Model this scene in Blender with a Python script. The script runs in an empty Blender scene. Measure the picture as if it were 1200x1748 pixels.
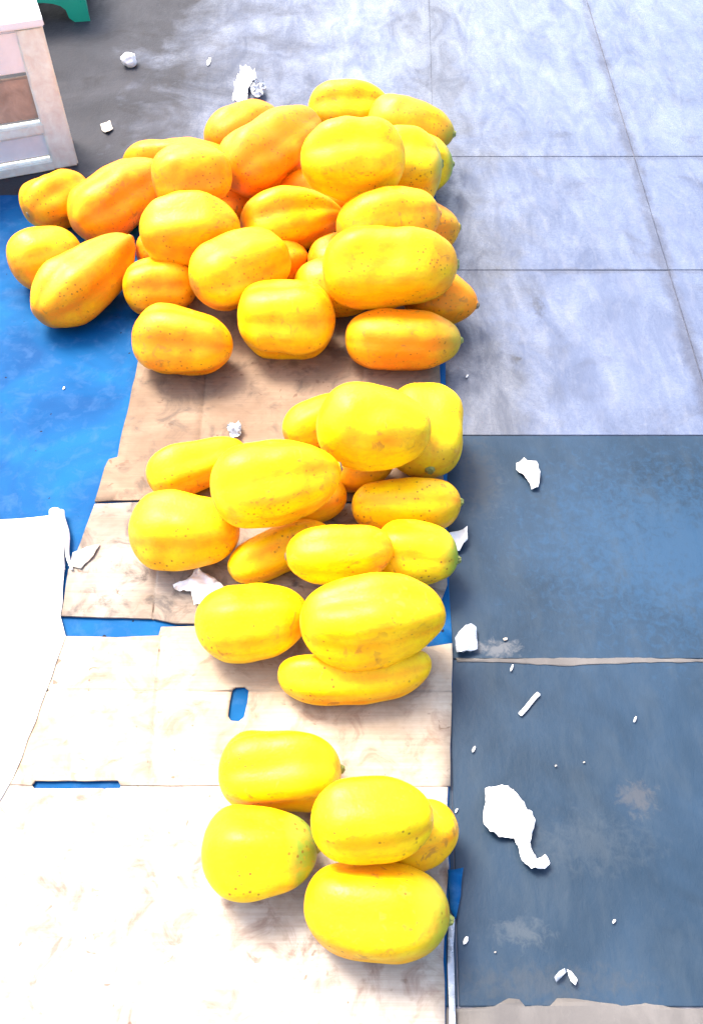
import bpy, bmesh, math, random
from mathutils import Vector, Matrix, noise
from mathutils.geometry import tessellate_polygon

scene = bpy.context.scene
COL = scene.collection
R = math.radians

# ------------------------------------------------------------------ camera
CAM_H, PITCH, FPX = 1.6, R(51.0), 1500.0
cam_d = bpy.data.cameras.new('camera')
cam_d.sensor_fit = 'VERTICAL'
cam_d.sensor_height = 24.0
cam_d.lens = FPX / 1748.0 * 24.0
cam_d.clip_start, cam_d.clip_end = 0.02, 300
cam = bpy.data.objects.new('camera', cam_d)
cam.location = (0, 0, CAM_H)
cam.rotation_euler = (R(90) - PITCH, 0, 0)
COL.objects.link(cam)
scene.camera = cam

# ------------------------------------------------------------------ light
SUN_EL, SUN_AZ = R(56), R(-42)            # azimuth measured from +Y (away from viewer) towards +X
world = bpy.data.worlds.new('World')
scene.world = world
world.use_nodes = True
wn = world.node_tree
wn.nodes.clear()
sky = wn.nodes.new('ShaderNodeTexSky')
sky.sky_type = 'NISHITA'
sky.sun_disc = False
sky.sun_elevation = SUN_EL
sky.sun_rotation = SUN_AZ
sky.air_density, sky.dust_density, sky.ozone_density = 1.0, 5.0, 0.8
bg = wn.nodes.new('ShaderNodeBackground')
bg.inputs['Strength'].default_value = 0.13
wo = wn.nodes.new('ShaderNodeOutputWorld')
wn.links.new(sky.outputs[0], bg.inputs['Color'])
wn.links.new(bg.outputs[0], wo.inputs['Surface'])

sun_d = bpy.data.lights.new('sun', 'SUN')
sun_d.energy = 1.5
sun_d.angle = R(22)
sun_d.color = (1.0, 0.91, 0.77)
sun = bpy.data.objects.new('sun', sun_d)
sdir = Vector((math.sin(SUN_AZ) * math.cos(SUN_EL), math.cos(SUN_AZ) * math.cos(SUN_EL), math.sin(SUN_EL)))
sun.rotation_euler = sdir.to_track_quat('Z', 'Y').to_euler()
sun.location = sdir * 8
COL.objects.link(sun)

vs = scene.view_settings
vs.view_transform, vs.look, vs.gamma, vs.use_curve_mapping = 'Standard', 'None', 1.0, False
vs.exposure = 2.2

# ------------------------------------------------------------------ helpers
def at(px, py, z=0.0):
    """the place in the market whose photograph pixel is (px, py), at height z"""
    d = Vector((0, math.cos(PITCH), -math.sin(PITCH))) + Vector(((px - 600) / FPX, 0, 0)) \
        - Vector((0, math.sin(PITCH), math.cos(PITCH))) * ((py - 874) / FPX)
    return Vector((0, 0, CAM_H)) + d * ((z - CAM_H) / d.z)

def link(name, me, mats=(), parent=None, loc=None):
    o = bpy.data.objects.new(name, me)
    COL.objects.link(o)
    for m in mats:
        me.materials.append(m)
    if loc is not None:
        o.location = loc
    if parent:
        o.parent = parent
    return o

def tag(o, label, cat, group=None):
    o['label'], o['category'] = label, cat
    if group:
        o['group'] = group
    return o

def from_bm(bm, name, mats, parent=None, loc=(0, 0, 0), smooth=False):
    me = bpy.data.meshes.new(name)
    bm.to_mesh(me)
    bm.free()
    if smooth:
        for p in me.polygons:
            p.use_smooth = True
    return link(name, me, mats, parent, loc)

def bevel_box(bm, x0, x1, y0, y1, z0, z1, bv=0.004, jit=0.0, rnd=None):
    n0 = len(bm.verts)
    r = bmesh.ops.create_cube(bm, size=1)
    for v in r['verts']:
        v.co = Vector((x0 + (v.co.x + .5) * (x1 - x0), y0 + (v.co.y + .5) * (y1 - y0), z0 + (v.co.z + .5) * (z1 - z0)))
        if jit:
            v.co += Vector((rnd.uniform(-jit, jit), rnd.uniform(-jit, jit), 0))
    es = list({e for v in r['verts'] for e in v.link_edges})
    if bv:
        bmesh.ops.bevel(bm, geom=es, offset=bv, segments=2, affect='EDGES')

def ragged(pts, amp, step, seed, closed=True):
    """break straight outline edges into short uneven ones"""
    out, n = [], len(pts)
    for i in range(n if closed else n - 1):
        a, b = pts[i], pts[(i + 1) % n]
        k = max(1, int((b - a).length / step))
        for j in range(k):
            p = a.lerp(b, j / k)
            if j:
                d = (b - a).normalized()
                s = noise.noise(Vector((p.x * 18, p.y * 18, seed * 3.7))) + .6 * noise.noise(Vector((p.x * 60, p.y * 60, seed * 1.3)))
                p = p + Vector((-d.y, d.x)) * s * amp
            out.append(p)
    return out

def sheet(name, px, z, mats, thick=0.003, hole=None, cell=0.04, wave=0.0, wfreq=4.0, rag=0.0, rstep=.03, seed=1,
          parent=None, lift=None, smooth=True, crease=0.0, folds=()):
    """a thin sheet of real thickness with the outline given by photograph pixels on the plane z"""
    o = [at(x, y, z).xy for x, y in px]
    c = sum(o, Vector((0, 0))) / len(o)
    if rag:
        o = ragged(o, rag, rstep, seed)
    loops = [[Vector((p.x - c.x, p.y - c.y, 0)) for p in o]]
    if hole:
        loops.append([Vector(((h := at(x, y, z)).x - c.x, h.y - c.y, 0)) for x, y in hole])
    bm = bmesh.new()
    flat = [v for l in loops for v in l]
    vs_ = [bm.verts.new(v) for v in flat]
    for t in tessellate_polygon(loops):
        try:
            bm.faces.new([vs_[i] for i in t])
        except ValueError:
            pass
    bmesh.ops.recalc_face_normals(bm, faces=bm.faces)
    for f in bm.faces:
        if f.normal.z < 0:
            f.normal_flip()
    x0, x1 = min(v.x for v in flat), max(v.x for v in flat)
    y0, y1 = min(v.y for v in flat), max(v.y for v in flat)
    for k in range(1, int((x1 - x0) / cell) + 1):
        bmesh.ops.bisect_plane(bm, geom=bm.verts[:] + bm.edges[:] + bm.faces[:], plane_co=(x0 + k * cell + .0013, 0, 0), plane_no=(1, 0, 0))
    for k in range(1, int((y1 - y0) / cell) + 1):
        bmesh.ops.bisect_plane(bm, geom=bm.verts[:] + bm.edges[:] + bm.faces[:], plane_co=(0, y0 + k * cell + .0017, 0), plane_no=(0, 1, 0))
    fl = []
    for (xa, ya), (xb, yb) in folds:
        pa, pb = at(xa, ya, z).xy - c, at(xb, yb, z).xy - c
        d = (pb - pa).normalized()
        nrm = Vector((-d.y, d.x))
        for off in (-.004, 0, .004):
            q = pa + nrm * off
            bmesh.ops.bisect_plane(bm, geom=bm.verts[:] + bm.edges[:] + bm.faces[:], plane_co=(q.x, q.y, 0), plane_no=(nrm.x, nrm.y, 0))
        fl.append((pa, d, nrm, (pb - pa).length))
    bmesh.ops.remove_doubles(bm, verts=bm.verts, dist=1e-5)
    for v in bm.verts:
        p = Vector((v.co.x + c.x, v.co.y + c.y, seed * 5.1))
        v.co.z += wave * (noise.noise(p * wfreq) * .7 + .3 * noise.noise(p * wfreq * 2.9) + .55)
        for pa, d, nrm, ll in fl:
            w = v.co.xy - pa
            if abs(w.dot(nrm)) < .001 and -.002 < w.dot(d) < ll + .002:
                v.co.z -= .0030
            elif abs(w.dot(nrm)) < .005 and -.002 < w.dot(d) < ll + .002:
                v.co.z += .0006
        if crease:
            q = noise.noise(p * wfreq * .8 + Vector((7, 3, 0)))
            q2 = noise.noise(p * wfreq * 1.9 + Vector((1, 9, 0)))
            v.co.z += crease * (max(0, 1 - abs(q) * 7) + .6 * max(0, 1 - abs(q2) * 6))
        if lift:
            v.co.z += lift(v.co.x + c.x, v.co.y + c.y)
    top = bm.faces[:]
    r = bmesh.ops.extrude_face_region(bm, geom=top)
    for g in r['geom']:
        if isinstance(g, bmesh.types.BMVert):
            g.co.z += thick
    bmesh.ops.recalc_face_normals(bm, faces=bm.faces)
    ob = from_bm(bm, name, mats, parent, smooth=False)
    for p in ob.data.polygons:
        p.use_smooth = abs(p.normal.z) > .5 and smooth
    if parent:
        ob.location = Vector((c.x, c.y, z)) - parent.location
    else:
        ob.location = (c.x, c.y, z)
    return ob

# ------------------------------------------------------------------ materials
class Mat:
    def __init__(self, name, rough=.6, spec=.5):
        self.m = bpy.data.materials.new(name)
        self.m.use_nodes = True
        self.t = self.m.node_tree
        self.b = self.t.nodes['Principled BSDF']
        self.set('Roughness', rough)
        self.set('Specular IOR Level', spec)
    def put(self, sock, v):
        if hasattr(v, 'is_linked') or isinstance(v, bpy.types.NodeSocket):
            self.t.links.new(v, sock)
        else:
            sock.default_value = v
    def set(self, k, v):
        self.put(self.b.inputs[k], v)
    def coord(self, kind='Object', scale=(1, 1, 1), rot=(0, 0, 0)):
        if kind == 'World':
            s = self.t.nodes.new('ShaderNodeNewGeometry').outputs['Position']
        else:
            s = self.t.nodes.new('ShaderNodeTexCoord').outputs[kind]
        mp = self.t.nodes.new('ShaderNodeMapping')
        mp.inputs['Scale'].default_value = scale
        mp.inputs['Rotation'].default_value = rot
        self.t.links.new(s, mp.inputs['Vector'])
        return mp.outputs[0]
    def noise(self, vec, scale, detail=4, rough=.55, dist=0.0, w=None):
        n = self.t.nodes.new('ShaderNodeTexNoise')
        if w is not None:
            n.noise_dimensions = '4D'
            self.put(n.inputs['W'], w)
        self.t.links.new(vec, n.inputs['Vector'])
        n.inputs['Scale'].default_value = scale
        n.inputs['Detail'].default_value = detail
        n.inputs['Roughness'].default_value = rough
        n.inputs['Distortion'].default_value = dist
        return n.outputs[0]
    def vor(self, vec, scale, feature='F1'):
        n = self.t.nodes.new('ShaderNodeTexVoronoi')
        n.feature = feature
        self.t.links.new(vec, n.inputs['Vector'])
        n.inputs['Scale'].default_value = scale
        return n
    def ramp(self, v, a, b, lo=0., hi=1.):
        n = self.t.nodes.new('ShaderNodeMapRange')
        n.clamp = True
        self.put(n.inputs[0], v)
        n.inputs[1].default_value, n.inputs[2].default_value = a, b
        n.inputs[3].default_value, n.inputs[4].default_value = lo, hi
        return n.outputs[0]
    def math(self, op, a, b=0.0):
        n = self.t.nodes.new('ShaderNodeMath')
        n.operation = op
        self.put(n.inputs[0], a)
        self.put(n.inputs[1], b)
        return n.outputs[0]
    def mix(self, f, a, b, mode='MIX'):
        n = self.t.nodes.new('ShaderNodeMix')
        n.data_type = 'RGBA'
        n.blend_type = mode
        self.put(n.inputs[0], f)
        self.put(n.inputs[6], a if not isinstance(a, tuple) else a + (1,) if len(a) == 3 else a)
        self.put(n.inputs[7], b if not isinstance(b, tuple) else b + (1,) if len(b) == 3 else b)
        return n.outputs[2]
    def attr(self, name, kind='OBJECT'):
        n = self.t.nodes.new('ShaderNodeAttribute')
        n.attribute_type = kind
        n.attribute_name = name
        return n.outputs['Fac']
    def rnd(self):
        return self.t.nodes.new('ShaderNodeObjectInfo').outputs['Random']
    def bump(self, h, strength=.3, dist=.004):
        n = self.t.nodes.new('ShaderNodeBump')
        n.inputs['Strength'].default_value = strength
        n.inputs['Distance'].default_value = dist
        self.put(n.inputs['Height'], h)
        self.t.links.new(n.outputs[0], self.b.inputs['Normal'])

# papaya skin: ripeness, green stem end, blotches, specks and latex scars
M = Mat('papaya_skin', .36, .24)
v = M.coord('Object')
rn = M.math('MULTIPLY', M.rnd(), 37.0)
n1 = M.noise(v, 7, 3, .5, .3, rn)
n2 = M.noise(v, 26, 4, .6, .0, rn)
rp = M.math('ADD', M.attr('ripeness'), M.ramp(n1, .3, .7, -.30, .34))
rp = M.math('ADD', rp, M.math('MULTIPLY', M.attr('groove', 'GEOMETRY'), .34))
rp = M.math('ADD', rp, M.ramp(n2, .35, .68, -.16, .24))
c = M.mix(M.ramp(rp, -.1, 1.0), (.88, .62, .002), (.85, .25, .004))
gax = M.math('ADD', M.attr('axial', 'GEOMETRY'), M.math('MULTIPLY', M.attr('green'), .12))
gm = M.math('MULTIPLY', M.ramp(M.math('ADD', gax, M.ramp(n1, .3, .7, -.14, .14)), .62, .95), M.attr('green'))
c = M.mix(gm, c, (.22, .33, .035))
stk_ = M.noise(M.coord('Object', (5, 24, 24)), 1.6, 5, .65, .6, rn)
c = M.mix(M.ramp(stk_, .48, .68, 0, .5), c, (.62, .26, .01))
c = M.mix(M.ramp(M.noise(v, 110, 3, .65, 0, rn), .54, .72, 0, .5), c, (.60, .27, .012))
sc = M.math('MULTIPLY', M.ramp(M.math('ADD', M.noise(v, 30, 3, .55, 1.5, rn), M.math('MULTIPLY', M.attr('blemish'), .055)), .60, .68), M.ramp(n1, .42, .56))
c = M.mix(M.math('MULTIPLY', sc, .7), c, (.40, .17, .025))
vo = M.vor(v, 75)
sp = M.ramp(vo.outputs['Distance'], .25, .12)
sp = M.math('MULTIPLY', sp, M.ramp(M.math('ADD', M.noise(v, 11, 2, .5, 0, rn), M.math('MULTIPLY', M.attr('ripeness'), .09)), .51, .60))
c = M.mix(M.math('MULTIPLY', sp, .8), c, (.20, .08, .012))
end = M.ramp(M.attr('axial', 'GEOMETRY'), -.955, -.985)
c = M.mix(M.math('MULTIPLY', end, .6), c, (.25, .13, .03))
M.set('Base Color', c)
M.set('Roughness', M.ramp(n2, .3, .7, .34, .52))
M.set('Subsurface Weight', .06)
M.set('Subsurface Radius', (.012, .006, .002))
M.bump(M.math('ADD', n2, M.math('MULTIPLY', M.noise(v, 130, 3, .6), .5)), .34, .004)
papaya_mat = M.m

def flat_mat(name, col, rough=.6, var=.25, scale=14, spec=.4, bump=.15, col2=None):
    M = Mat(name, rough, spec)
    v = M.coord('Object')
    n = M.noise(v, scale, 5, .6, .4)
    dark = col2 or tuple(x * (1 - var) for x in col)
    M.set('Base Color', M.mix(M.ramp(n, .32, .68), dark, col))
    M.set('Roughness', M.ramp(M.noise(v, scale * 2.3), .3, .7, rough - .1, min(1, rough + .1)))
    M.bump(n, bump, .004)
    return M.m

stem_mat = flat_mat('green_stem', (.26, .29, .07), .6, .5, 90)
scar_mat = flat_mat('dry_scar', (.30, .22, .13), .8, .6, 90)

# cardboard: pale base tone per piece, grease and dirt stains, flute lines, scuffs
def cardboard(name, base, dirt, stain_amt, pale):
    M = Mat(name, .8, .25)
    v = M.coord('World')
    fl = M.coord('World', (2.2, 60, 1))
    streak = M.noise(fl, 3.0, 4, .65)
    big = M.noise(v, 5.5, 5, .62, .5)
    mid = M.noise(v, 17, 5, .65, .8)
    fine = M.noise(v, 90, 3, .6)
    c = M.mix(M.ramp(big, .36, .66), base, pale)
    c = M.mix(M.ramp(streak, .35, .75, 0, .35), c, dirt)
    c = M.mix(M.math('MULTIPLY', M.ramp(mid, .50, .68), stain_amt), c, dirt)
    sp = M.math('MULTIPLY', M.ramp(M.noise(v, 42, 2, .5, .6), .67, .72), M.ramp(big, .40, .55))
    c = M.mix(M.math('MULTIPLY', sp, .7), c, (.11, .062, .04))
    c = M.mix(M.ramp(fine, .3, .7, 0, .12), c, (.12, .08, .05))
    M.set('Base Color', c)
    M.bump(M.math('ADD', M.math('MULTIPLY', streak, .6), mid), .25, .0025)
    return M.m
card_dirty = cardboard('brown_cardboard', (.185, .122, .080), (.092, .070, .056), .8, (.275, .195, .135))
card_worn = cardboard('worn_cardboard', (.21, .155, .118), (.085, .073, .068), .95, (.38, .335, .29))
card_pale = cardboard('pale_cardboard', (.335, .27, .20), (.19, .12, .085), .68, (.45, .395, .325))
card_white = cardboard('whitish_cardboard', (.345, .30, .245), (.17, .098, .075), .75, (.50, .47, .43))  # palest base tone, for the sheet nearest the camera

# blue plastic tarp
M = Mat('blue_tarp', .6, .06)
v = M.coord('World')
w1 = M.noise(v, 4.2, 4, .55, .6)
w2 = M.noise(v, 24, 6, .68, .5)
c = M.mix(M.ramp(w1, .36, .64), (.0012, .050, .165), (.003, .088, .245))
c = M.mix(M.ramp(w2, .50, .74, 0, .45), c, (.045, .115, .25))
sp = M.ramp(M.noise(v, 55, 1, .4), .77, .80)
c = M.mix(sp, c, (.008, .012, .03))
M.set('Base Color', c)
M.bump(M.math('ADD', M.noise(v, 7, 3), M.math('MULTIPLY', M.noise(v, 260, 2), .15)), .3, .006)
tarp_mat = M.m

# floor panels: tone picks worn pale grey or dark blue paint
SK = math.tan(R(2.5))
DARK = (.02, .02, .024)
MARKS = [(882, 613, .018, .016, .85, DARK), (918, 522, .016, .06, .6, DARK), (852, 462, .018, .045, .55, DARK), (960, 230, .05, .03, .4, DARK)]
SMEARS = [(1088, 1362, .035, .03, .4, (.085, .08, .078)), (885, 1590, .05, .022, .5, (.07, .085, .10)), (850, 1108, .05, .02, .7, (.12, .125, .135)),
          (1000, 1440, .12, .05, .25, (.06, .075, .09)), (820, 820, .05, .12, .5, (.045, .050, .056)), (930, 1680, .16, .03, .35, (.05, .055, .06)), (1170, 930, .34, .26, .4, (.022, .070, .145))]
def smudges(M, c, mid, marks):
    """stains and scuffs where the floor has them: pixel place, two radii in metres, strength, colour"""
    for mx, my, rx, ry, amt, col in marks:
        p = at(mx, my)
        q = M.t.nodes.new('ShaderNodeVectorMath')
        q.operation = 'SUBTRACT'
        M.t.links.new(M.t.nodes.new('ShaderNodeNewGeometry').outputs['Position'], q.inputs[0])
        q.inputs[1].default_value = (p.x, p.y, 0)
        d_ = M.t.nodes.new('ShaderNodeVectorMath')
        d_.operation = 'DIVIDE'
        M.t.links.new(q.outputs[0], d_.inputs[0])
        d_.inputs[1].default_value = (rx, ry, 1)
        ln = M.t.nodes.new('ShaderNodeVectorMath')
        ln.operation = 'LENGTH'
        M.t.links.new(d_.outputs[0], ln.inputs[0])
        d = M.math('ADD', ln.outputs['Value'], M.ramp(M.noise(M.coord('World'), 55, 5, .7, .6), .3, .7, -.75, .75))
        c = M.mix(M.ramp(d, 1.15, .25, 0, amt), c, col)
    return c

def floor_mat(name, a, b, scuff, scuff_amt, rough, marks=()):
    M = Mat(name, .4, .16)
    v = M.coord('World')
    vv = M.coord('World', (3.2, 1, 1), (0, 0, R(-2.5)))
    big = M.noise(v, 2.6, 5, .6, .6)
    mid = M.noise(vv, 6, 6, .62, .3)
    fine = M.noise(v, 70, 4, .65)
    c = M.mix(M.ramp(big, .34, .66), a, b)
    c = M.mix(M.math('MULTIPLY', M.ramp(mid, .50, .72), scuff_amt), c, scuff)
    c = M.mix(M.ramp(fine, .62, .78, 0, .25), c, scuff)
    c = M.mix(M.ramp(M.noise(v, 3.7, 4, .6, 1.0), .56, .74, 0, .45), c, tuple(x * .55 for x in a))
    c = smudges(M, c, mid, marks)
    M.set('Base Color', c)
    M.set('Roughness', M.math('ADD', M.ramp(mid, .3, .7, rough - .10, rough + .10), M.ramp(big, .3, .7, -.05, .06)))
    M.bump(M.math('ADD', mid, M.math('MULTIPLY', fine, .6)), .35, .003)
    return M.m
def far_floor():
    M = Mat('worn_far_floor', .4, .22)
    v = M.coord('World')
    brush = M.coord('World', (3.2, 1, 1), (0, 0, R(-2.5)))
    big = M.noise(v, 2.6, 5, .6, .6)
    mid = M.noise(brush, 9, 6, .68, .4)
    fine = M.noise(v, 75, 4, .65)
    sep = M.t.nodes.new('ShaderNodeSeparateXYZ')
    M.t.links.new(M.t.nodes.new('ShaderNodeNewGeometry').outputs['Position'], sep.inputs[0])
    side = M.math('ADD', sep.outputs['X'], M.ramp(M.noise(v, 3.1, 5, .65, .5), .3, .7, -.32, .32))
    pale = M.ramp(side, -.80, .08)
    grey = M.mix(M.ramp(big, .34, .66), (.028, .029, .035), (.048, .049, .058))
    blue = M.mix(M.ramp(big, .34, .66), (.066, .086, .145), (.098, .124, .198))
    c = M.mix(pale, grey, blue)
    c = M.mix(M.math('MULTIPLY', M.ramp(mid, .50, .74), .5), c, M.mix(pale, (.050, .049, .053), (.155, .17, .215)))
    c = M.mix(M.ramp(fine, .60, .76, 0, .35), c, M.mix(pale, (.055, .052, .052), (.19, .205, .25)))
    c = M.mix(M.ramp(M.noise(v, 4.6, 5, .65, 1.2), .55, .72, 0, .5), c, M.mix(pale, (.016, .014, .014), (.046, .052, .074)))
    c = smudges(M, c, mid, MARKS)
    du = M.math('ADD', M.math('ABSOLUTE', M.math('SUBTRACT', sep.outputs['X'], .33)), M.ramp(M.noise(v, 4.4, 5, .65, .4), .3, .7, -.16, .16))
    c = M.mix(M.math('MULTIPLY', M.ramp(du, .24, .02, 0, .7), pale), c, (.058, .062, .072))
    sy = sep.outputs['Y']
    gr = M.noise(v, 8, 5, .65, .5)
    for dist, wdt, amt in ((M.math('SUBTRACT', M.math('SUBTRACT', sep.outputs['X'], M.math('MULTIPLY', sy, SK)), .850), .034, .75),
                           (M.math('SUBTRACT', sy, 2.885), .022, .45), (M.math('SUBTRACT', sy, 2.23), .016, .5)):
        d = M.math('ADD', M.math('ABSOLUTE', dist), M.ramp(gr, .3, .7, -.018, .018))
        c = M.mix(M.math('MULTIPLY', M.ramp(d, wdt, wdt * .3, 0, amt), pale), c, (.050, .056, .082))
    M.set('Base Color', c)
    wet = M.math('MULTIPLY', M.ramp(M.math('ADD', M.noise(brush, 3.4, 6, .7, .8), M.math('MULTIPLY', sep.outputs['Y'], .035)), .48, .78), pale)
    M.set('Roughness', M.math('SUBTRACT', M.ramp(mid, .3, .7, .42, .58), M.math('MULTIPLY', wet, .12)))
    M.set('Coat Weight', M.math('MULTIPLY', wet, .9))
    M.set('Coat IOR', 1.9)
    M.set('Specular IOR Level', M.ramp(pale, 0, 1, .05, .22))
    M.set('Coat Roughness', M.ramp(fine, .3, .7, .18, .40))
    M.bump(M.math('ADD', mid, M.math('MULTIPLY', fine, .9)), .4, .004)
    return M.m
floor_far = far_floor()
floor_blue = floor_mat('dark_blue_floor', (.013, .028, .049), (.020, .044, .080), (.040, .058, .078), .34, .46, SMEARS)
floor_dust = floor_mat('bare_dusty_floor', (.085, .08, .08), (.125, .118, .115), (.17, .16, .155), .5, .6)
dust_mat = flat_mat('sandy_dust', (.30, .25, .20), .95, .45, 40, .1)

white_mat = flat_mat('white_plastic', (.82, .83, .85), .38, .06, 8, .5, .3)
paper_mat = flat_mat('white_paper', (.80, .79, .78), .75, .10, 30, .2, .3)
clear_mat = flat_mat('cloudy_plastic', (.50, .55, .64), .25, .35, 30, .6, .4)
clear_mat.node_tree.nodes['Principled BSDF'].inputs['Transmission Weight'].default_value = .35
straw_mat = flat_mat('pale_straw', (.62, .64, .66), .45, .3, 60)
paint_mat = flat_mat('chipped_white_paint', (.75, .85, .78), .5, .30, 26, .4, .45, (.62, .63, .57))
whitewash = flat_mat('bright_white_paint', (.80, .81, .82), .45, .12, 12, .4, .2)
brown_wood = flat_mat('bare_brown_wood', (.50, .36, .27), .75, .4, 18, .3, .4)
green_mat = flat_mat('green_plastic', (.014, .36, .225), .35, .15, 6, .5, .05)
tear_mat = flat_mat('torn_paper_layer', (.52, .47, .41), .85, .3, 60, .2)

joint_mat = flat_mat('floor_joint', (.145, .152, .195), .8, .4, 30, .2)

# ------------------------------------------------------------------ the floor
YAW = R(2.5)
ground_bm = bmesh.new()
bmesh.ops.create_grid(ground_bm, x_segments=2, y_segments=2, size=60)
ground = from_bm(ground_bm, 'ground', [joint_mat], loc=(0, 0, -.0035))
ground['kind'] = 'structure'
SK = math.tan(YAW)
ucol = [.857 + .697 * k for k in range(-6, 5)]
vrow = [-2.35, -1.69, -1.03, -.38, .27, .905, 1.545, 2.235, 2.89, 6.2]
rf = random.Random(4)
GAP = .0024
ucol = [-3.4, -1.93, .16, .857, 1.554, 2.25, 2.95, 3.65]
for i in range(len(ucol) - 1):
    rows = vrow if ucol[i + 1] > .2 else vrow[:7] + [6.2]       # one long sheet at the back left
    for j in range(len(rows) - 1):
        u0, u1, v0, v1 = ucol[i], ucol[i + 1], rows[j], rows[j + 1]
        bm = bmesh.new()
        gx = .0015 if abs(u1 - .16) < .01 or abs(u0 - .16) < .01 else GAP
        w, h = (u1 - u0 - gx) / 2, (v1 - v0 - GAP) / 2
        bevel_box(bm, -w, w, -h, h, -.005, 0, .0012, .001, rf)
        um, vm = (u0 + u1) / 2, (v0 + v1) / 2
        for v in bm.verts:
            v.co.x += v.co.y * SK
        mt = floor_dust if vm < .2 else floor_blue if vm < 1.5 else floor_far
        from_bm(bm, 'floor_panel', [mt], ground, (um + vm * SK, vm, .0035 + rf.uniform(-.0004, .0004)))

# ------------------------------------------------------------------ tarp, cardboard, sheet
def hem_lift(x, y):
    return 0.0
tarp = sheet('tarp', [(-420, 338), (0, 336), (230, 322), (480, 318), (742, 320), (752, 480), (760, 620), (763, 860), (768, 1040),
                      (772, 1110), (767, 1340), (764, 1420), (768, 1480), (764, 1560), (760, 1748), (764, 1950), (-420, 1950)],
             .001, [tarp_mat], .0018, cell=.022, wave=.0008, wfreq=6, rag=.003, rstep=.05, seed=3,
             lift=lambda x, y: .004 * max(0, 1 - abs(noise.noise(Vector((x * 2.6, y * 3.4, 2)))) * 9) * max(0, min(1, (-.52 - x) * 8)))
tag(tarp, 'bright blue plastic tarp spread on the floor under cardboard and papayas', 'tarp')
bl = sheet('torn_flap', [(763, 1488), (790, 1484), (786, 1530), (777, 1572), (768, 1552)], .004, [tarp_mat], .0015, cell=.012,
           wave=.012, wfreq=22, rag=.002, rstep=.012, seed=5, parent=tarp)
hem = sheet('hem', [(764, 1572), (776, 1570), (774, 1640), (777, 1748), (778, 1900), (764, 1900), (766, 1748), (763, 1650)], .004,
            [clear_mat], .002, cell=.012, wave=.008, wfreq=20, rag=.0015, rstep=.02, seed=6, parent=tarp)

Z1 = .0055
cA = sheet('cardboard_sheet', [(262, 492), (500, 470), (742, 470), (750, 610), (757, 857), (480, 858), (250, 855), (163, 858), (180, 800), (187, 786),
                               (202, 782), (206, 756), (222, 690), (236, 622)], Z1, [card_dirty], .004, cell=.05, wave=.0014, rag=.0022, seed=11, folds=[((352, 628), (335, 857)), ((620, 628), (612, 857))])
tag(cA, 'brown stained cardboard sheet between the big heap and the middle heap', 'cardboard', 'cardboard sheets on the tarp')
cB = sheet('cardboard_sheet', [(163, 862), (250, 859), (480, 862), (757, 861), (763, 1000), (742, 1056), (700, 1076), (500, 1070), (300, 1066), (262, 1058), (180, 1056),
                               (106, 1053), (118, 975), (140, 925)], Z1, [card_worn], .004, cell=.05, wave=.0014, rag=.0022, seed=12, folds=[((276, 860), (262, 1058)), ((120, 1012), (300, 1016))])
tag(cB, 'worn cardboard sheet with a torn left edge under the middle heap', 'cardboard', 'cardboard sheets on the tarp')
sheet('torn_layer', [(118, 968), (126, 946), (150, 934), (172, 930), (160, 952), (140, 972)], Z1 + .0052, [tear_mat], .0012, cell=.012,
      wave=.012, wfreq=24, rag=.003, rstep=.012, seed=7, parent=cB)
hole = [(402, 1175), (418, 1174), (425, 1180), (423, 1200), (417, 1226), (408, 1233), (395, 1232), (390, 1224), (393, 1200), (397, 1180)]
cC = sheet('cardboard_sheet', [(112, 1088), (200, 1090), (272, 1087), (276, 1072), (345, 1070), (500, 1080), (690, 1092), (730, 1106), (771, 1100), (770, 1220), (768, 1343),
                               (560, 1343), (207, 1342), (203, 1334), (62, 1334), (56, 1342), (-40, 1342), (20, 1328), (62, 1235)], Z1, [card_pale], .004, hole=hole, cell=.05, wave=.0014, rag=.0018, seed=13, folds=[((275, 1088), (258, 1340)), ((80, 1180), (770, 1182))])
tag(cC, 'pale cardboard sheet with an oval hand hole showing blue tarp through it', 'cardboard', 'cardboard sheets on the tarp')
cD = sheet('cardboard_sheet', [(-300, 1338), (54, 1338), (60, 1347), (206, 1347), (210, 1338), (560, 1338), (700, 1340), (764, 1345), (761, 1420), (766, 1480), (760, 1540), (756, 1640), (759, 1748), (762, 1930), (-300, 1930)],
           Z1 - .0012, [card_white], .004, cell=.05, wave=.0014, rag=.0018, seed=14, folds=[((180, 1345), (120, 1640)), ((545, 1345), (548, 1900))])
tag(cD, 'whitish cardboard sheet nearest the viewer under the small front group', 'cardboard', 'cardboard sheets on the tarp')

pl = sheet('plastic_sheet', [(-420, 884), (0, 888), (60, 884), (96, 880), (106, 905), (112, 965), (108, 1010), (104, 1052), (113, 1086), (62, 1232), (24, 1326), (-14, 1392), (-420, 1440)],
           Z1 + .0045, [white_mat], .0006, cell=.025, wave=.003, wfreq=9, rag=.004, rstep=.03, seed=8)
tag(pl, 'white plastic sheet lying on blue tarp left of the cardboard', 'plastic sheet')
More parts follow.
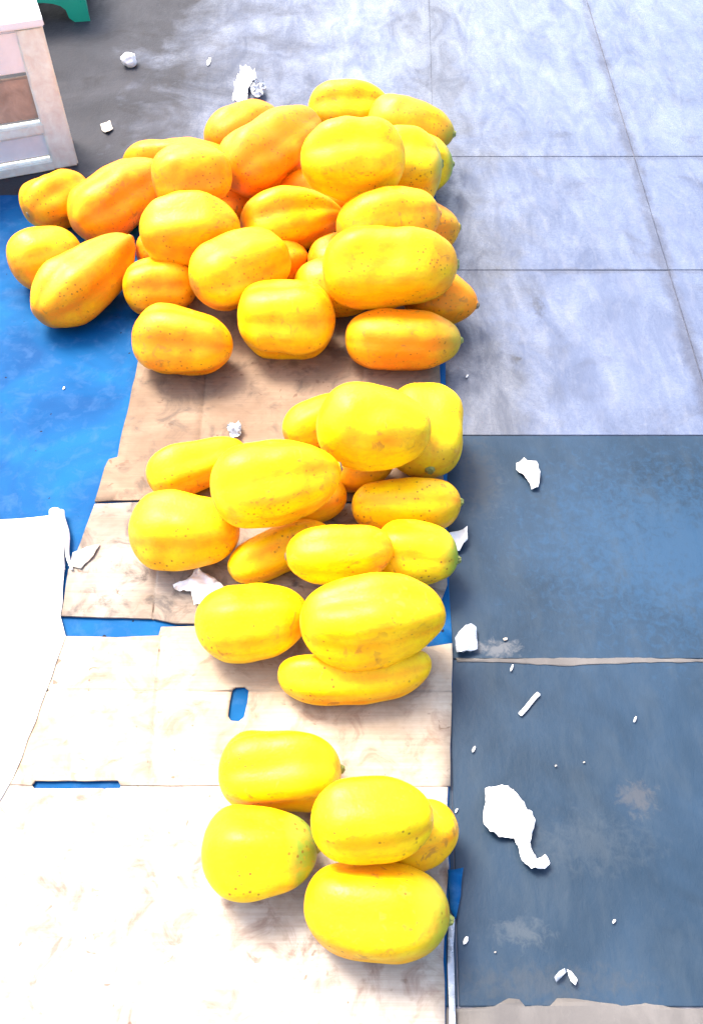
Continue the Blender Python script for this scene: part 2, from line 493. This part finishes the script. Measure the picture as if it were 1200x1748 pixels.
# rolled corner of the sheet
bm = bmesh.new()
a, b = at(94, 872, .03), at(110, 972, .022)
for k, (off, rr) in enumerate(((0, .012), (.014, .008))):
    prev = None
    N, S = 12, 10
    ring0 = []
    ax = (b - a).normalized()
    s1 = ax.cross(Vector((0, 0, 1))).normalized()
    s2 = s1.cross(ax)
    for i in range(N + 1):
        t = i / N
        cpt = a.lerp(b, t) + s1 * (-off + .003 * math.sin(t * 9 + k)) - Vector((0, 0, .5 * off))
        r_ = rr * (1 - .75 * t) + .001
        ring = [bm.verts.new(cpt - at(100, 920, .02) + (s1 * math.cos(q * 2 * math.pi / S) + s2 * math.sin(q * 2 * math.pi / S)) * r_) for q in range(S)]
        if ring0:
            for q in range(S):
                bm.faces.new((ring0[q], ring0[(q + 1) % S], ring[(q + 1) % S], ring[q]))
        else:
            bm.faces.new(ring[::-1])
        ring0 = ring
    bm.faces.new(ring0)
from_bm(bm, 'rolled_corner', [white_mat], pl, at(100, 920, .02) - pl.location, True)

# dust gathered in the floor joints
for px, seed in (([(778, 1123), (900, 1124), (1080, 1123), (1260, 1126), (1260, 1131), (1080, 1131), (960, 1137), (900, 1133), (780, 1130)], 22),
                 ([(772, 1722), (842, 1718), (868, 1704), (886, 1706), (896, 1718), (938, 1717), (950, 1704), (1010, 1709), (1060, 1717), (1100, 1712), (1150, 1720), (1260, 1730),
                   (1260, 1820), (772, 1820)], 23)):
    d = sheet('dust', px, .0006, [floor_dust], .0003, cell=.08, rag=.0025, rstep=.006, seed=seed)
    d['kind'] = 'stuff'

# ------------------------------------------------------------------ white wooden stand
e1, e2 = Vector((-.94, -.34, 0)).normalized(), Vector((-.34, .94, 0)).normalized()
stand = bpy.data.objects.new('wooden_stand', None)
COL.objects.link(stand)
g = at(135, 283)
stand.matrix_world = Matrix(((e2.y, e1.x * -1 * -1, 0, g.x), (0, 0, 0, g.y), (0, 0, 1, 0), (0, 0, 0, 1))) if False else Matrix.Translation(g) @ Matrix.Rotation(math.atan2(e1.y, e1.x), 4, 'Z')
tag(stand, 'white painted wooden stand with bare brown boards at the tarp edge', 'stand')
rs = random.Random(9)
W_, D_, H_ = .95, .19, .455          # local x runs to the left along its front, local -y is the back
def part(name, x0, x1, y0, y1, z0, z1, mt, bv=.004):
    bm = bmesh.new()
    bevel_box(bm, x0, x1, y0, y1, z0, z1, bv, .0015, rs)
    return from_bm(bm, name, [mt], stand)
for px_ in (0, W_ - .075):
    for py_ in (0, -D_ + .04):
        part('post', px_, px_ + .085, py_ - .05, py_, 0, H_, paint_mat, .006)
part('top_board', -.005, W_ + .005, -D_ - .012, .010, H_ + .001, H_ + .026, whitewash)
part('board', .077, W_ - .077, -.030, -.008, .325, .448, whitewash)
part('board', .077, W_ - .077, -.034, -.016, .175, .308, brown_wood)
part('rail', .077, W_ - .077, -.036, -.002, .128, .162, paint_mat)
part('board', .077, W_ - .077, -.034, -.018, .044, .122, whitewash)
part('rail', .077, W_ - .077, -.036, .004, 0.001, .036, paint_mat)

# ------------------------------------------------------------------ green plastic stool behind the stand
stool = bpy.data.objects.new('plastic_stool', None)
COL.objects.link(stool)
gs = at(155, 36)
stool.location = gs
stool.rotation_euler = (0, 0, R(10))
tag(stool, 'green plastic stool with arched sides behind the white stand', 'stool')
SW, SH, LW, AH = .42, .26, .085, .085
def side(loc, rz, flare):
    pts = [(0, 0), (LW * .75, -.0)]
    for k in range(11):
        t = k / 10
        ang = math.pi - math.pi * t
        pts.append((SW / 2 + math.cos(ang) * (SW / 2 - LW * 1.0), AH * math.sin(math.pi * t) ** .45 if 0 < t < 1 else .018))
    pts += [(SW - LW * .75, 0), (SW, 0), (SW - .012, SH), (.012, SH)]
    bm = bmesh.new()
    loop = [Vector((x, 0, z)) for x, z in pts]
    vs_ = [bm.verts.new((v.x, flare * (SH - v.z), v.z)) for v in loop]
    for t in tessellate_polygon([[Vector((v.x, v.z, 0)) for v in loop]]):
        bm.faces.new([vs_[i] for i in t])
    r = bmesh.ops.extrude_face_region(bm, geom=bm.faces[:])
    for gq in r['geom']:
        if isinstance(gq, bmesh.types.BMVert):
            gq.co.y += .006
    bmesh.ops.recalc_face_normals(bm, faces=bm.faces)
    o = from_bm(bm, 'side_panel', [green_mat], stool, loc)
    o.rotation_euler = (0, 0, rz)
side((-SW, 0, 0), 0, 0)
side((-.0075, .0075, 0), R(90), 0)
side((-SW, SW + .008, 0), 0, 0)
side((-SW + .0015, .0075, 0), R(90), 0)
bm = bmesh.new()
bevel_box(bm, -SW - .012, .012, -.012, SW + .026, SH + .001, SH + .022, .008)
from_bm(bm, 'seat', [green_mat], stool)

# ------------------------------------------------------------------ papayas
PAPAYAS = [  # centre, axis (blossom to stem end), half length, radius, taper, blunt, pointed, bend, ripeness, green tip, label
    ((-0.915, 2.482, 0.0871), (0.6234, 0.7819, 0.0), 0.1143, 0.0831, 0.15, 2.5, 0, 0, 0.74, 0, "orange papaya at the big heap's back left corner with blossom scar facing out", 'papayas in the big back heap'),
    ((-0.7162, 2.473, 0.1007), (0.6184, 0.7817, 0.0801), 0.1868, 0.0939, 0.14, 2.5, 1, 0, 0.78, 0, 'long orange papaya slanting up to the right behind the leftmost fruit of the big heap', 'papayas in the big back heap'),
    ((-0.88, 2.1645, 0.0946), (0.8896, 0.4567, -0.0), 0.105, 0.0926, 0.05, 2.6, 0, 0, 0.62, 0, 'rounded orange yellow papaya on the blue tarp, leftmost fruit of the big heap', 'papayas in the big back heap'),
    ((-0.7452, 2.0681, 0.0973), (0.5807, 0.8026, 0.1362), 0.1857, 0.0852, 0.16, 2.4, 1, 0, 0.8, 0, "long pointed papaya on the blue tarp slanting up, lowest at the heap's left end", 'papayas in the big back heap'),
    ((-0.5689, 2.7096, 0.084), (0.9981, 0.0234, 0.0572), 0.1795, 0.0736, 0.05, 3.2, 1, 0, 0.82, 0, 'flat lying orange papaya along the back edge of the big heap near the white stand', 'papayas in the big back heap'),
    ((-0.4503, 2.3032, 0.2647), (0.9418, 0.3362, -0.0), 0.1125, 0.0892, 0.1, 2.6, 0, 0, 0.72, 0, 'pale orange papaya wedged behind the round speckled one in the left of the big heap', 'papayas in the big back heap'),
    ((-0.4475, 2.1474, 0.1974), (0.9965, 0.0841, 0.0), 0.1391, 0.0977, 0.1, 2.5, 0, 0, 0.54, 0, 'round speckled orange yellow papaya lying on top in the left half of the big heap', 'papayas in the big back heap'),
    ((-0.5362, 2.0429, 0.0819), (0.9768, 0.2142, 0.0), 0.1026, 0.0783, 0.05, 2.7, 0, 0, 0.67, 0, "orange papaya tucked under the tilted yellow one, just above the heap's front left corner", 'papayas in the big back heap'),
    ((-0.3026, 2.0233, 0.1559), (0.8159, 0.5783, 0.0), 0.1459, 0.0959, 0.05, 2.5, 0, 0, 0.32, 0, "yellow papaya tilted up to the right on top of the big heap's front row", 'papayas in the big back heap'),
    ((-0.4403, 1.791, 0.0933), (0.9941, -0.1088, 0.0), 0.1319, 0.0904, 0.1, 2.7, 0, 0, 0.62, 0, "orange papaya at the left end of the big heap's front row on brown cardboard", 'papayas in the big back heap'),
    ((-0.1723, 1.8728, 0.1061), (0.9998, 0.0189, 0.0), 0.13, 0.1049, 0.08, 2.7, 0, 0, 0.22, 0, "bright yellow papaya in the middle of the big heap's front row", 'papayas in the big back heap'),
    ((0.1355, 1.8145, 0.0832), (0.9995, -0.0322, 0.0), 0.1526, 0.0785, 0.12, 3.0, 0, 0, 0.74, 0.6, "slim orange papaya with a green stem tip, right end of the big heap's front row", 'papayas in the big back heap'),
    ((0.2458, 1.9992, 0.0791), (0.94, -0.3412, 0.0), 0.1054, 0.0741, 0.15, 2.6, 1, 0, 0.92, 0, 'deep orange papaya end poking out right over the floor beside the front row', 'papayas in the big back heap'),
    ((0.1001, 1.942, 0.2196), (0.9983, 0.0589, 0.0), 0.176, 0.1093, 0.08, 2.6, 0, 0, 0.4, 0.2, 'largest long yellow papaya resting across the right front of the big heap', 'papayas in the big back heap'),
    ((-0.0467, 2.0278, 0.0865), (0.9866, -0.1634, 0.0), 0.1168, 0.0829, 0.1, 2.7, 0, 0, 0.52, 0, 'small visible end of a papaya squeezed left of the largest long yellow one', 'papayas in the big back heap'),
    ((-0.175, 2.3126, 0.116), (0.9704, 0.2414, -0.0), 0.1553, 0.0972, 0.28, 2.4, 1, 0, 0.47, 0, 'lemon shaped yellow papaya with a pointed right tip in the middle of the big heap', 'papayas in the big back heap'),
    ((0.1031, 2.1574, 0.2112), (0.9502, 0.3116, 0.0), 0.1479, 0.1009, 0.1, 2.6, 1, 0, 0.42, 0, 'yellow orange papaya directly behind the largest long yellow papaya', 'papayas in the big back heap'),
    ((0.2077, 2.298, 0.0969), (0.9941, 0.1089, 0.0), 0.113, 0.0938, 0.15, 2.6, 1, 0, 0.72, 0.3, "papaya end bulging at the big heap's right edge behind the largest yellow one", 'papayas in the big back heap'),
    ((0.0041, 2.2904, 0.3239), (0.999, 0.0438, 0.0), 0.1456, 0.1108, 0.0, 2.7, 0, 0, 0.14, 0, 'round yellow papaya on the very top of the big heap', 'papayas in the big back heap'),
    ((0.1536, 2.4445, 0.2133), (0.9863, 0.1651, 0.0), 0.1151, 0.1101, 0.1, 2.7, 0, 0, 0.12, 0.7, 'pale yellow papaya right behind the round topmost fruit, with a green stem end', 'papayas in the big back heap'),
    ((-0.2351, 2.5437, 0.2188), (0.6006, 0.7963, 0.0723), 0.1999, 0.0978, 0.12, 2.7, 0, 0, 0.97, 0, 'deep orange strongly ribbed papaya slanting up against the round topmost one', 'papayas in the big back heap'),
    ((-0.3694, 2.9045, 0.0901), (0.7115, 0.7026, 0.0), 0.15, 0.087, 0.1, 2.6, 0, 0, 1.07, 0, 'deep orange papaya half hidden behind the strongly ribbed slanting one', 'papayas in the big back heap'),
    ((-0.008, 3.013, 0.0993), (0.9961, 0.0888, 0.0), 0.144, 0.0972, 0.1, 2.6, 0, 0, 0.32, 0, 'yellow papaya at the very back of the big heap, behind the round topmost one', 'papayas in the big back heap'),
    ((0.1987, 2.8527, 0.1257), (0.946, -0.3243, 0.0), 0.1483, 0.0893, 0.2, 2.6, 0, 0, 0.84, 0.7, 'orange papaya with greenish tip at the back right corner of the big heap', 'papayas in the big back heap'),
    ((0.2333, 2.6596, 0.0931), (0.9886, 0.1507, 0.0), 0.0944, 0.0903, 0.1, 2.6, 0, 0, 0.12, 1, 'green tinged papaya low at the right back edge of the big heap', 'papayas in the big back heap'),
    ((-0.0799, 2.4748, 0.0924), (0.9986, 0.0537, 0.0), 0.157, 0.0894, 0.1, 2.6, 0, 0, 0.87, 0, 'shaded orange papaya buried under the round topmost one in the big heap', 'papayas in the big back heap'),
    ((-0.3822, 2.4875, 0.0834), (0.9836, 0.1801, 0.0), 0.1127, 0.0795, 0.1, 2.6, 0, 0, 0.92, 0, 'orange papaya barely showing in the gap left of the lemon shaped one', 'papayas in the big back heap'),
    ((-0.0182, 2.1806, 0.0785), (0.9349, 0.355, 0.0), 0.1103, 0.074, 0.1, 2.6, 0, 0, 0.87, 0, "orange papaya barely showing in the gap right below the lemon shaped one's tip", 'papayas in the big back heap'),
    ((-0.2205, 2.1678, 0.069), (0.9286, 0.371, 0.0), 0.1003, 0.0634, 0.1, 2.6, 0, 0, 0.82, 0, 'orange papaya barely showing in the gap above the bright yellow front row one', 'papayas in the big back heap'),
    ((0.0238, 1.3803, 0.0569), (0.9429, 0.333, 0.0), 0.0779, 0.0499, 0.1, 2.6, 0, 0, 0.43, 0, "papaya barely showing in the gap under the middle heap's big top one", 'papayas in the middle heap'),
    ((-0.54, 2.2309, 0.0683), (0.9873, 0.159, 0.0), 0.094, 0.0627, 0.1, 2.6, 0, 0, 0.92, 0, 'small orange papaya glimpsed in the gap behind the pointed one on the tarp', 'papayas in the big back heap'),
    ((0.0485, 1.3533, 0.2218), (1.0, 0.0, 0.0), 0.1259, 0.0955, 0.08, 2.7, 0, 0, 0.06, 0, 'big yellow papaya lying on top at the back of the middle heap', 'papayas in the middle heap'),
    ((0.1686, 1.463, 0.0982), (0.0801, -0.9968, 0.0), 0.125, 0.0965, 0.05, 2.8, 0, 0, 0.15, 0.3, 'yellow papaya pointing towards the viewer at the back right edge of the middle heap', 'papayas in the middle heap'),
    ((-0.0661, 1.5296, 0.0654), (0.881, 0.4732, 0.0), 0.108, 0.0595, 0.1, 2.6, 0, 0, 0.33, 0, "papaya half hidden at the middle heap's back, left of the big top one", 'papayas in the middle heap'),
    ((-0.1565, 1.2011, 0.2156), (0.9524, 0.3047, 0.0), 0.1371, 0.0872, 0.05, 2.7, 1, 0, 0.05, 0, "shiny yellow papaya with two bright highlights on top of the middle heap's left half", 'papayas in the middle heap'),
    ((-0.3602, 1.3821, 0.0682), (0.9067, 0.4218, 0.0), 0.1214, 0.0625, 0.1, 2.6, 0, 0, 0.43, 0, 'orange yellow papaya at the back left of the middle heap on brown cardboard', 'papayas in the middle heap'),
    ((-0.3618, 1.1713, 0.0892), (0.9977, -0.0683, 0.0), 0.1194, 0.0857, 0.12, 2.6, 0, 0, 0.41, 0, 'orange rimmed yellow papaya at the left front of the middle heap, leftmost fruit there', 'papayas in the middle heap'),
    ((-0.0897, 1.283, 0.0653), (0.9746, 0.224, 0.0), 0.0796, 0.0593, 0.1, 2.6, 0, 0, 0.23, 0, 'papaya end showing under the right side of the shiny one in the middle heap', 'papayas in the middle heap'),
    ((0.1235, 1.2605, 0.0701), (0.9979, 0.0648, 0.0), 0.1235, 0.065, 0.05, 2.9, 0, 0, 0.28, 0.2, 'blunt yellow papaya lying below the big top one at the right of the middle heap', 'papayas in the middle heap'),
    ((-0.1559, 1.1407, 0.0569), (0.8912, 0.4536, 0.0), 0.1206, 0.0503, 0.05, 2.8, 0, 0, 0.18, 0, 'narrow yellow papaya slanting up in the centre of the middle heap', 'papayas in the middle heap'),
    ((-0.024, 1.0647, 0.1543), (0.9953, 0.0973, 0.0), 0.1101, 0.0606, 0.05, 2.9, 0, 0, 0.11, 0, 'narrow yellow papaya with a brown blossom scar lying on others in the middle heap', 'papayas in the middle heap'),
    ((0.1358, 1.1125, 0.0763), (0.9936, -0.1129, 0.0), 0.0919, 0.0715, 0.1, 2.7, 0, 0, -0.02, 0.9, 'pale yellow papaya with a green right end beside white paper in the middle heap', 'papayas in the middle heap'),
    ((-0.2002, 0.9493, 0.0822), (0.9907, 0.1362, 0.0), 0.1152, 0.0785, 0.08, 2.5, 0, 0, 0.06, 0, "smooth oval yellow papaya beside the white plastic bag at the middle heap's front left", 'papayas in the middle heap'),
    ((0.0413, 0.9083, 0.149), (0.9974, 0.0723, 0.0), 0.1416, 0.0844, 0.1, 2.8, 0, 0, 0.08, 0, "large yellow papaya with brown blemishes at the middle heap's front right", 'papayas in the middle heap'),
    ((0.0081, 0.8357, 0.0575), (0.9946, 0.1042, 0.0), 0.1524, 0.0512, 0.0, 3.8, 0, 0.13, 0.15, 0, 'curved banana like yellow papaya lying in front of the middle heap', 'papayas in the middle heap'),
    ((-0.1281, 0.6299, 0.0773), (0.9981, 0.0614, 0.0), 0.1099, 0.073, 0.05, 2.9, 0, 0, 0.05, 0.2, 'blunt pale yellow papaya at the back left of the small front group with thin stem', 'papayas in the small front group'),
    ((-0.1555, 0.4908, 0.0778), (0.9982, 0.0608, 0.0), 0.0981, 0.0731, 0.12, 2.5, 0, 0, 0.15, 1.5, 'oval yellow papaya with a green right end, front left of the small front group', 'papayas in the small front group'),
    ((0.034, 0.5133, 0.1641), (0.9983, 0.0588, 0.0), 0.101, 0.0635, 0.08, 2.7, 0, 0, 0.07, 0, 'pale yellow papaya resting on its neighbours in the small front group', 'papayas in the small front group'),
    ((0.1165, 0.5253, 0.065), (0.9717, 0.2364, 0.0), 0.0697, 0.0589, 0.12, 2.6, 0, 0, 0.13, 0, 'yellow papaya showing at the right edge of the small front group over the floor', 'papayas in the small front group'),
    ((0.0409, 0.3992, 0.0795), (0.99, -0.1413, 0.0), 0.1189, 0.0751, 0.08, 3.1, 0, 0, 0.13, 0.7, 'big blunt yellow papaya nearest the viewer in the small front group', 'papayas in the small front group'),
]

def pent(a):
    """rounded five sided section, 1 on average"""
    s_ = 0
    for d in (-.3, -.15, 0, .15, .3):
        q = (a + d) % (math.pi * .4) - math.pi * .2
        s_ += math.cos(math.pi * .2) / math.cos(q)
    return s_ / 5 / .885

def papaya(idx, c, ax, L, r, tp, bl_, pointed, bend, ripe, green, label, group):
    rnd = random.Random(100 + idx)
    ax = Vector(ax).normalized()
    side_ = Vector((0, 0, 1)).cross(ax).normalized()
    up = ax.cross(side_)
    rot = Matrix((ax, side_, up)).transposed().to_4x4()
    NT, NS = 44, 50
    lobe = rnd.uniform(.03, .075)
    flat = rnd.uniform(.5, 1.15)
    bl_ += rnd.uniform(-.25, .6)
    lop = rnd.uniform(-.12, .12)
    ph = rnd.uniform(0, 6.28)
    wob = [rnd.uniform(-1, 1) for _ in range(6)]
    if label.startswith('deep orange strongly'):
        lobe = .085
    verts, axial, groove, faces = [], [], [], []
    for i in range(NT + 1):
        t = -math.cos(math.pi * i / NT)
        t = max(-.9995, min(.9995, t))
        pw = bl_ if t < 0 else (2.0 if pointed else bl_ * .96)
        prof = (1 - abs(t) ** pw) ** .5 * (1 - tp * t)
        if pointed and t > .9:
            prof = max(prof, .16)
        prof *= 1 + .025 * math.sin(2.2 * t + wob[0] * 3)
        for k in range(NS):
            a = 2 * math.pi * k / NS
            cl = math.cos(5 * (a + .10 * wob[1] * t) + ph)
            lf = lobe * (.35 + .65 * min(1, (1 - abs(t)) * 2.2 + .15))
            g_ = max(0, -cl) ** 3
            q = 1 + lf * (abs(cl) ** .8 * (1 if cl > 0 else -1) * .6) - lf * .5 * g_
            q *= 1 + (pent(a + ph + .15 * wob[1] * t) - 1) * flat * min(1, (1 - abs(t)) * 2.5 + .25)
            q *= 1 + lop * t * math.cos(a + ph * 2)
            v = Vector((t * L, math.cos(a) * prof * r * q, math.sin(a) * prof * r * q))
            n_ = noise.noise(v * 8 + Vector((idx * 3.1, 0, 0))) + .35 * noise.noise(v * 21 + Vector((0, idx * 2.3, 0)))
            v.y *= 1 + .13 * n_
            v.z *= 1 + .13 * n_
            v.y += bend * L * (t * t - .33) + .08 * r * wob[2] * (1 - t * t)
            v.z += .03 * r * wob[3] * (1 - t * t)
            verts.append(v)
            axial.append(t)
            groove.append(g_)
    for i in range(NT):
        for k in range(NS):
            faces.append((i * NS + k, i * NS + (k + 1) % NS, (i + 1) * NS + (k + 1) % NS, (i + 1) * NS + k))
    faces.append(tuple(range(NS))[::-1])
    faces.append(tuple(NT * NS + k for k in range(NS)))
    me = bpy.data.meshes.new('papaya')
    me.from_pydata(verts, [], faces)
    me.update()
    for nm, dat in (('axial', axial), ('groove', groove)):
        at_ = me.attributes.new(nm, 'FLOAT', 'POINT')
        at_.data.foreach_set('value', dat)
    for p in me.polygons:
        p.use_smooth = True
    o = link('papaya', me, [papaya_mat])
    o.matrix_world = Matrix.Translation(Vector(c)) @ rot
    o['ripeness'] = float(ripe)
    o['green'] = float(green)
    o['blemish'] = 1.0 if 'blemish' in label else rnd.uniform(-.4, .5) + .8 * max(0, ripe - .45)
    tag(o, label, 'papaya', group)
    # the cut stem at the neck
    if green >= .2 or pointed:
        bm = bmesh.new()
        sr = r * rnd.uniform(.11, .15)
        bmesh.ops.create_cone(bm, cap_ends=True, segments=10, radius1=sr * 1.5, radius2=sr * .7, depth=.013)
        bmesh.ops.bevel(bm, geom=[e for e in bm.edges if len(e.link_faces) == 2 and max(len(f.verts) for f in e.link_faces) > 4], offset=.0015, segments=1, affect='EDGES')
        for v in bm.verts:
            v.co += Vector((rnd.uniform(-.0012, .0012), rnd.uniform(-.0012, .0012), rnd.uniform(-.002, .002)))
        s = from_bm(bm, 'stem', [stem_mat if green > 0 else scar_mat], o, (L * .995, bend * L * .67, 0))
        s.rotation_euler = (0, R(90), 0)
    if 'blossom scar' in label:
        bm = bmesh.new()
        bmesh.ops.create_icosphere(bm, subdivisions=2, radius=.009)
        for v in bm.verts:
            v.co.x *= .5
            v.co *= 1 + .25 * noise.noise(v.co * 150)
        from_bm(bm, 'blossom_scar', [scar_mat], o, (-L * .985, 0, 0), True)
    return o

for i, row in enumerate(PAPAYAS):
    papaya(i, *row)

# ------------------------------------------------------------------ litter
def scrap(name, px, mt, label, cat, z=.0015, wave=.008, wfreq=25, thick=.0008, rag=.002, seed=1, cell=.01, group=None):
    o = sheet(name, px, z, [mt], thick, cell=cell, wave=wave, wfreq=wfreq, rag=rag, rstep=.012, seed=seed, crease=wave * .6)
    return tag(o, label, cat, group)

def conv(pts, ox, oy, k):
    return [(ox + x * k, oy + y * k) for x, y in pts]

big = conv([(212, 768), (235, 752), (300, 750), (330, 775), (358, 805), (395, 850), (415, 862), (422, 910), (405, 968), (402, 1010), (430, 1058), (468, 1046), (483, 1082), (462, 1105),
            (405, 1102), (372, 1072), (350, 1015), (335, 972), (272, 968), (232, 945), (207, 915), (206, 860), (214, 830)], 740, 1040, .405)
scrap('plastic_scrap', big, white_mat, 'largest white plastic scrap with a curled tail on the dark floor', 'plastic scrap', wave=.016, wfreq=34, seed=31, cell=.005)
scrap('paper_scrap', [(880, 795), (893, 789), (908, 790), (918, 795), (921, 808), (917, 836), (906, 838), (896, 818), (880, 806)], paper_mat,
      'torn white paper scrap on the dark blue panel right of the middle heap', 'paper scrap', wave=.012, seed=32)
scrap('paper_scrap', [(766, 914), (780, 909), (796, 907), (797, 926), (784, 942), (770, 946), (760, 930)], paper_mat,
      'white paper piece sticking out at the right side of the middle heap', 'paper scrap', z=.006, wave=.016, seed=33)
scrap('plastic_scrap', [(776, 1090), (786, 1078), (802, 1068), (812, 1074), (814, 1112), (800, 1116), (778, 1118)], clear_mat,
      'cloudy see-through plastic scrap by the cardboard edge below the middle heap', 'plastic scrap', z=.004, wave=.014, seed=34)
scrap('plastic_bag', [(296, 1000), (320, 996), (334, 983), (356, 984), (372, 998), (385, 1010), (372, 1030), (356, 1040), (334, 1041), (328, 1014), (300, 1012)], white_mat,
      'crumpled white plastic bag on cardboard beside the smooth oval papaya', 'plastic bag', z=.0105, wave=.022, wfreq=18, seed=35, cell=.008)
scrap('plastic_scrap', [(388, 738), (394, 726), (408, 724), (414, 738), (410, 752), (394, 752)], clear_mat,
      'tiny crinkled plastic scrap on brown cardboard behind the middle heap', 'plastic scrap', z=.0105, wave=.018, wfreq=45, seed=36, cell=.006)
scrap('plastic_scrap', [(398, 180), (404, 146), (412, 130), (430, 126), (440, 140), (424, 160), (424, 182)], white_mat,
      'white crinkled plastic scrap on the floor behind the big heap', 'plastic scrap', wave=.03, wfreq=22, seed=37, cell=.012)
scrap('plastic_scrap', [(428, 160), (440, 146), (452, 150), (456, 164), (446, 174), (432, 172)], clear_mat,
      'cloudy plastic scrap touching the white crinkled one behind the big heap', 'plastic scrap', wave=.03, wfreq=30, seed=38, cell=.012)
scrap('paper_scrap', [(172, 214), (190, 212), (194, 222), (184, 230), (176, 226)], tear_mat,
      'small pale scrap on grey floor right of the white stand', 'paper scrap', wave=.008, seed=39)
scrap('leaf_scrap', [(944, 1670), (952, 1660), (962, 1654), (966, 1660), (958, 1668), (948, 1678)], clear_mat,
      'left half of the bent plastic strip pair near the bottom edge', 'plastic strip', wave=.008, seed=40, cell=.006)
bpy.data.objects['leaf_scrap'].name = 'plastic_strip'
scrap('plastic_strip', [(966, 1655), (974, 1660), (984, 1674), (980, 1684), (972, 1676)], white_mat,
      'right whiter half of the bent plastic strip pair near the bottom edge', 'plastic strip', wave=.008, seed=41, cell=.006)
bm = bmesh.new()
a, b = at(884, 1218, .004), at(922, 1186, .004)
ln = (b - a).length
bevel_box(bm, -ln / 2, ln / 2, -.0045, .0045, -.0022, .0022, .0012)
bmesh.ops.subdivide_edges(bm, edges=[e for e in bm.edges if e.calc_length() > ln * .6], cuts=6)
for v in bm.verts:
    v.co.y += .004 * math.sin(v.co.x / ln * 3)
stk = from_bm(bm, 'straw_stick', [straw_mat], None, (a + b) / 2)
stk.rotation_euler = (0, 0, math.atan2(b.y - a.y, b.x - a.x))
tag(stk, 'pale flat straw stick lying slanted on the dark floor', 'stick')
# crumpled cup-like ball at the back
bm = bmesh.new()
bmesh.ops.create_icosphere(bm, subdivisions=4, radius=.030)
for v in bm.verts:
    n_ = noise.noise(v.co * 45)
    v.co *= 1 + .28 * n_ + .12 * abs(noise.noise(v.co * 110))
    v.co.z = max(v.co.z * .85, -.022)
ball = from_bm(bm, 'paper_ball', [paper_mat], None, at(223, 112) + Vector((0, 0, .023)), True)
tag(ball, 'crumpled white paper ball alone on grey floor behind the stand', 'paper ball')
for k, (x, y, dx, dy, lab) in enumerate((
        (1083, 1229, 3, 8, 'slim white fleck on the dark floor, straight right of the straw stick'),
        (808, 1280, 4, 8, 'white fleck on the dark floor close to the pale cardboard edge'),
        (1047, 1573, 4, 6, 'white fleck alone on the dark floor above the bent plastic strips'),
        (794, 1606, 7, 10, 'white chip on the dark floor by the whitish cardboard near the bottom'),
        (873, 1141, 3, 8, 'thin pale fleck just below the sandy floor joint'),
        (862, 1092, 6, 4, 'small pale fleck just above the sandy floor joint'),
        (779, 1384, 3, 6, 'tiny fleck beside the rightmost papaya of the front group'),
        (797, 643, 3, 5, 'tiny white fleck on pale floor between the two bigger heaps'),
        (357, 106, 5, 10, 'white fleck on grey floor behind the big heap, right of the paper ball'),
        (948, 1308, 5, 4, 'left one of two faint flecks right above the largest plastic scrap'),
        (996, 1302, 5, 4, 'right one of two faint flecks right above the largest plastic scrap'),
        (110, 664, 4, 3, 'tiny white fleck on the blue tarp'),
        (845, 1626, 5, 4, 'faint fleck on the dark floor right of the white chip near the bottom'))):
    rk = random.Random(60 + k)
    dx, dy = dx * (.4 if k in (9, 10, 12) else .7), dy * (.4 if k in (9, 10, 12) else .7)
    px = []
    for q in range(7):
        an = q / 7 * 6.283
        px.append((x + dx * math.cos(an) * rk.uniform(.7, 1.2) - .35 * dy * math.sin(an), y + dy * math.sin(an) * rk.uniform(.7, 1.2)))
    scrap('litter_fleck', px, paper_mat if k not in (5, 9, 10, 12) else tear_mat, lab, 'fleck', z=.0015 if k != 11 else .004, wave=.003, wfreq=60, rag=0, seed=70 + k, cell=.006,
          group='white flecks scattered on the floor')
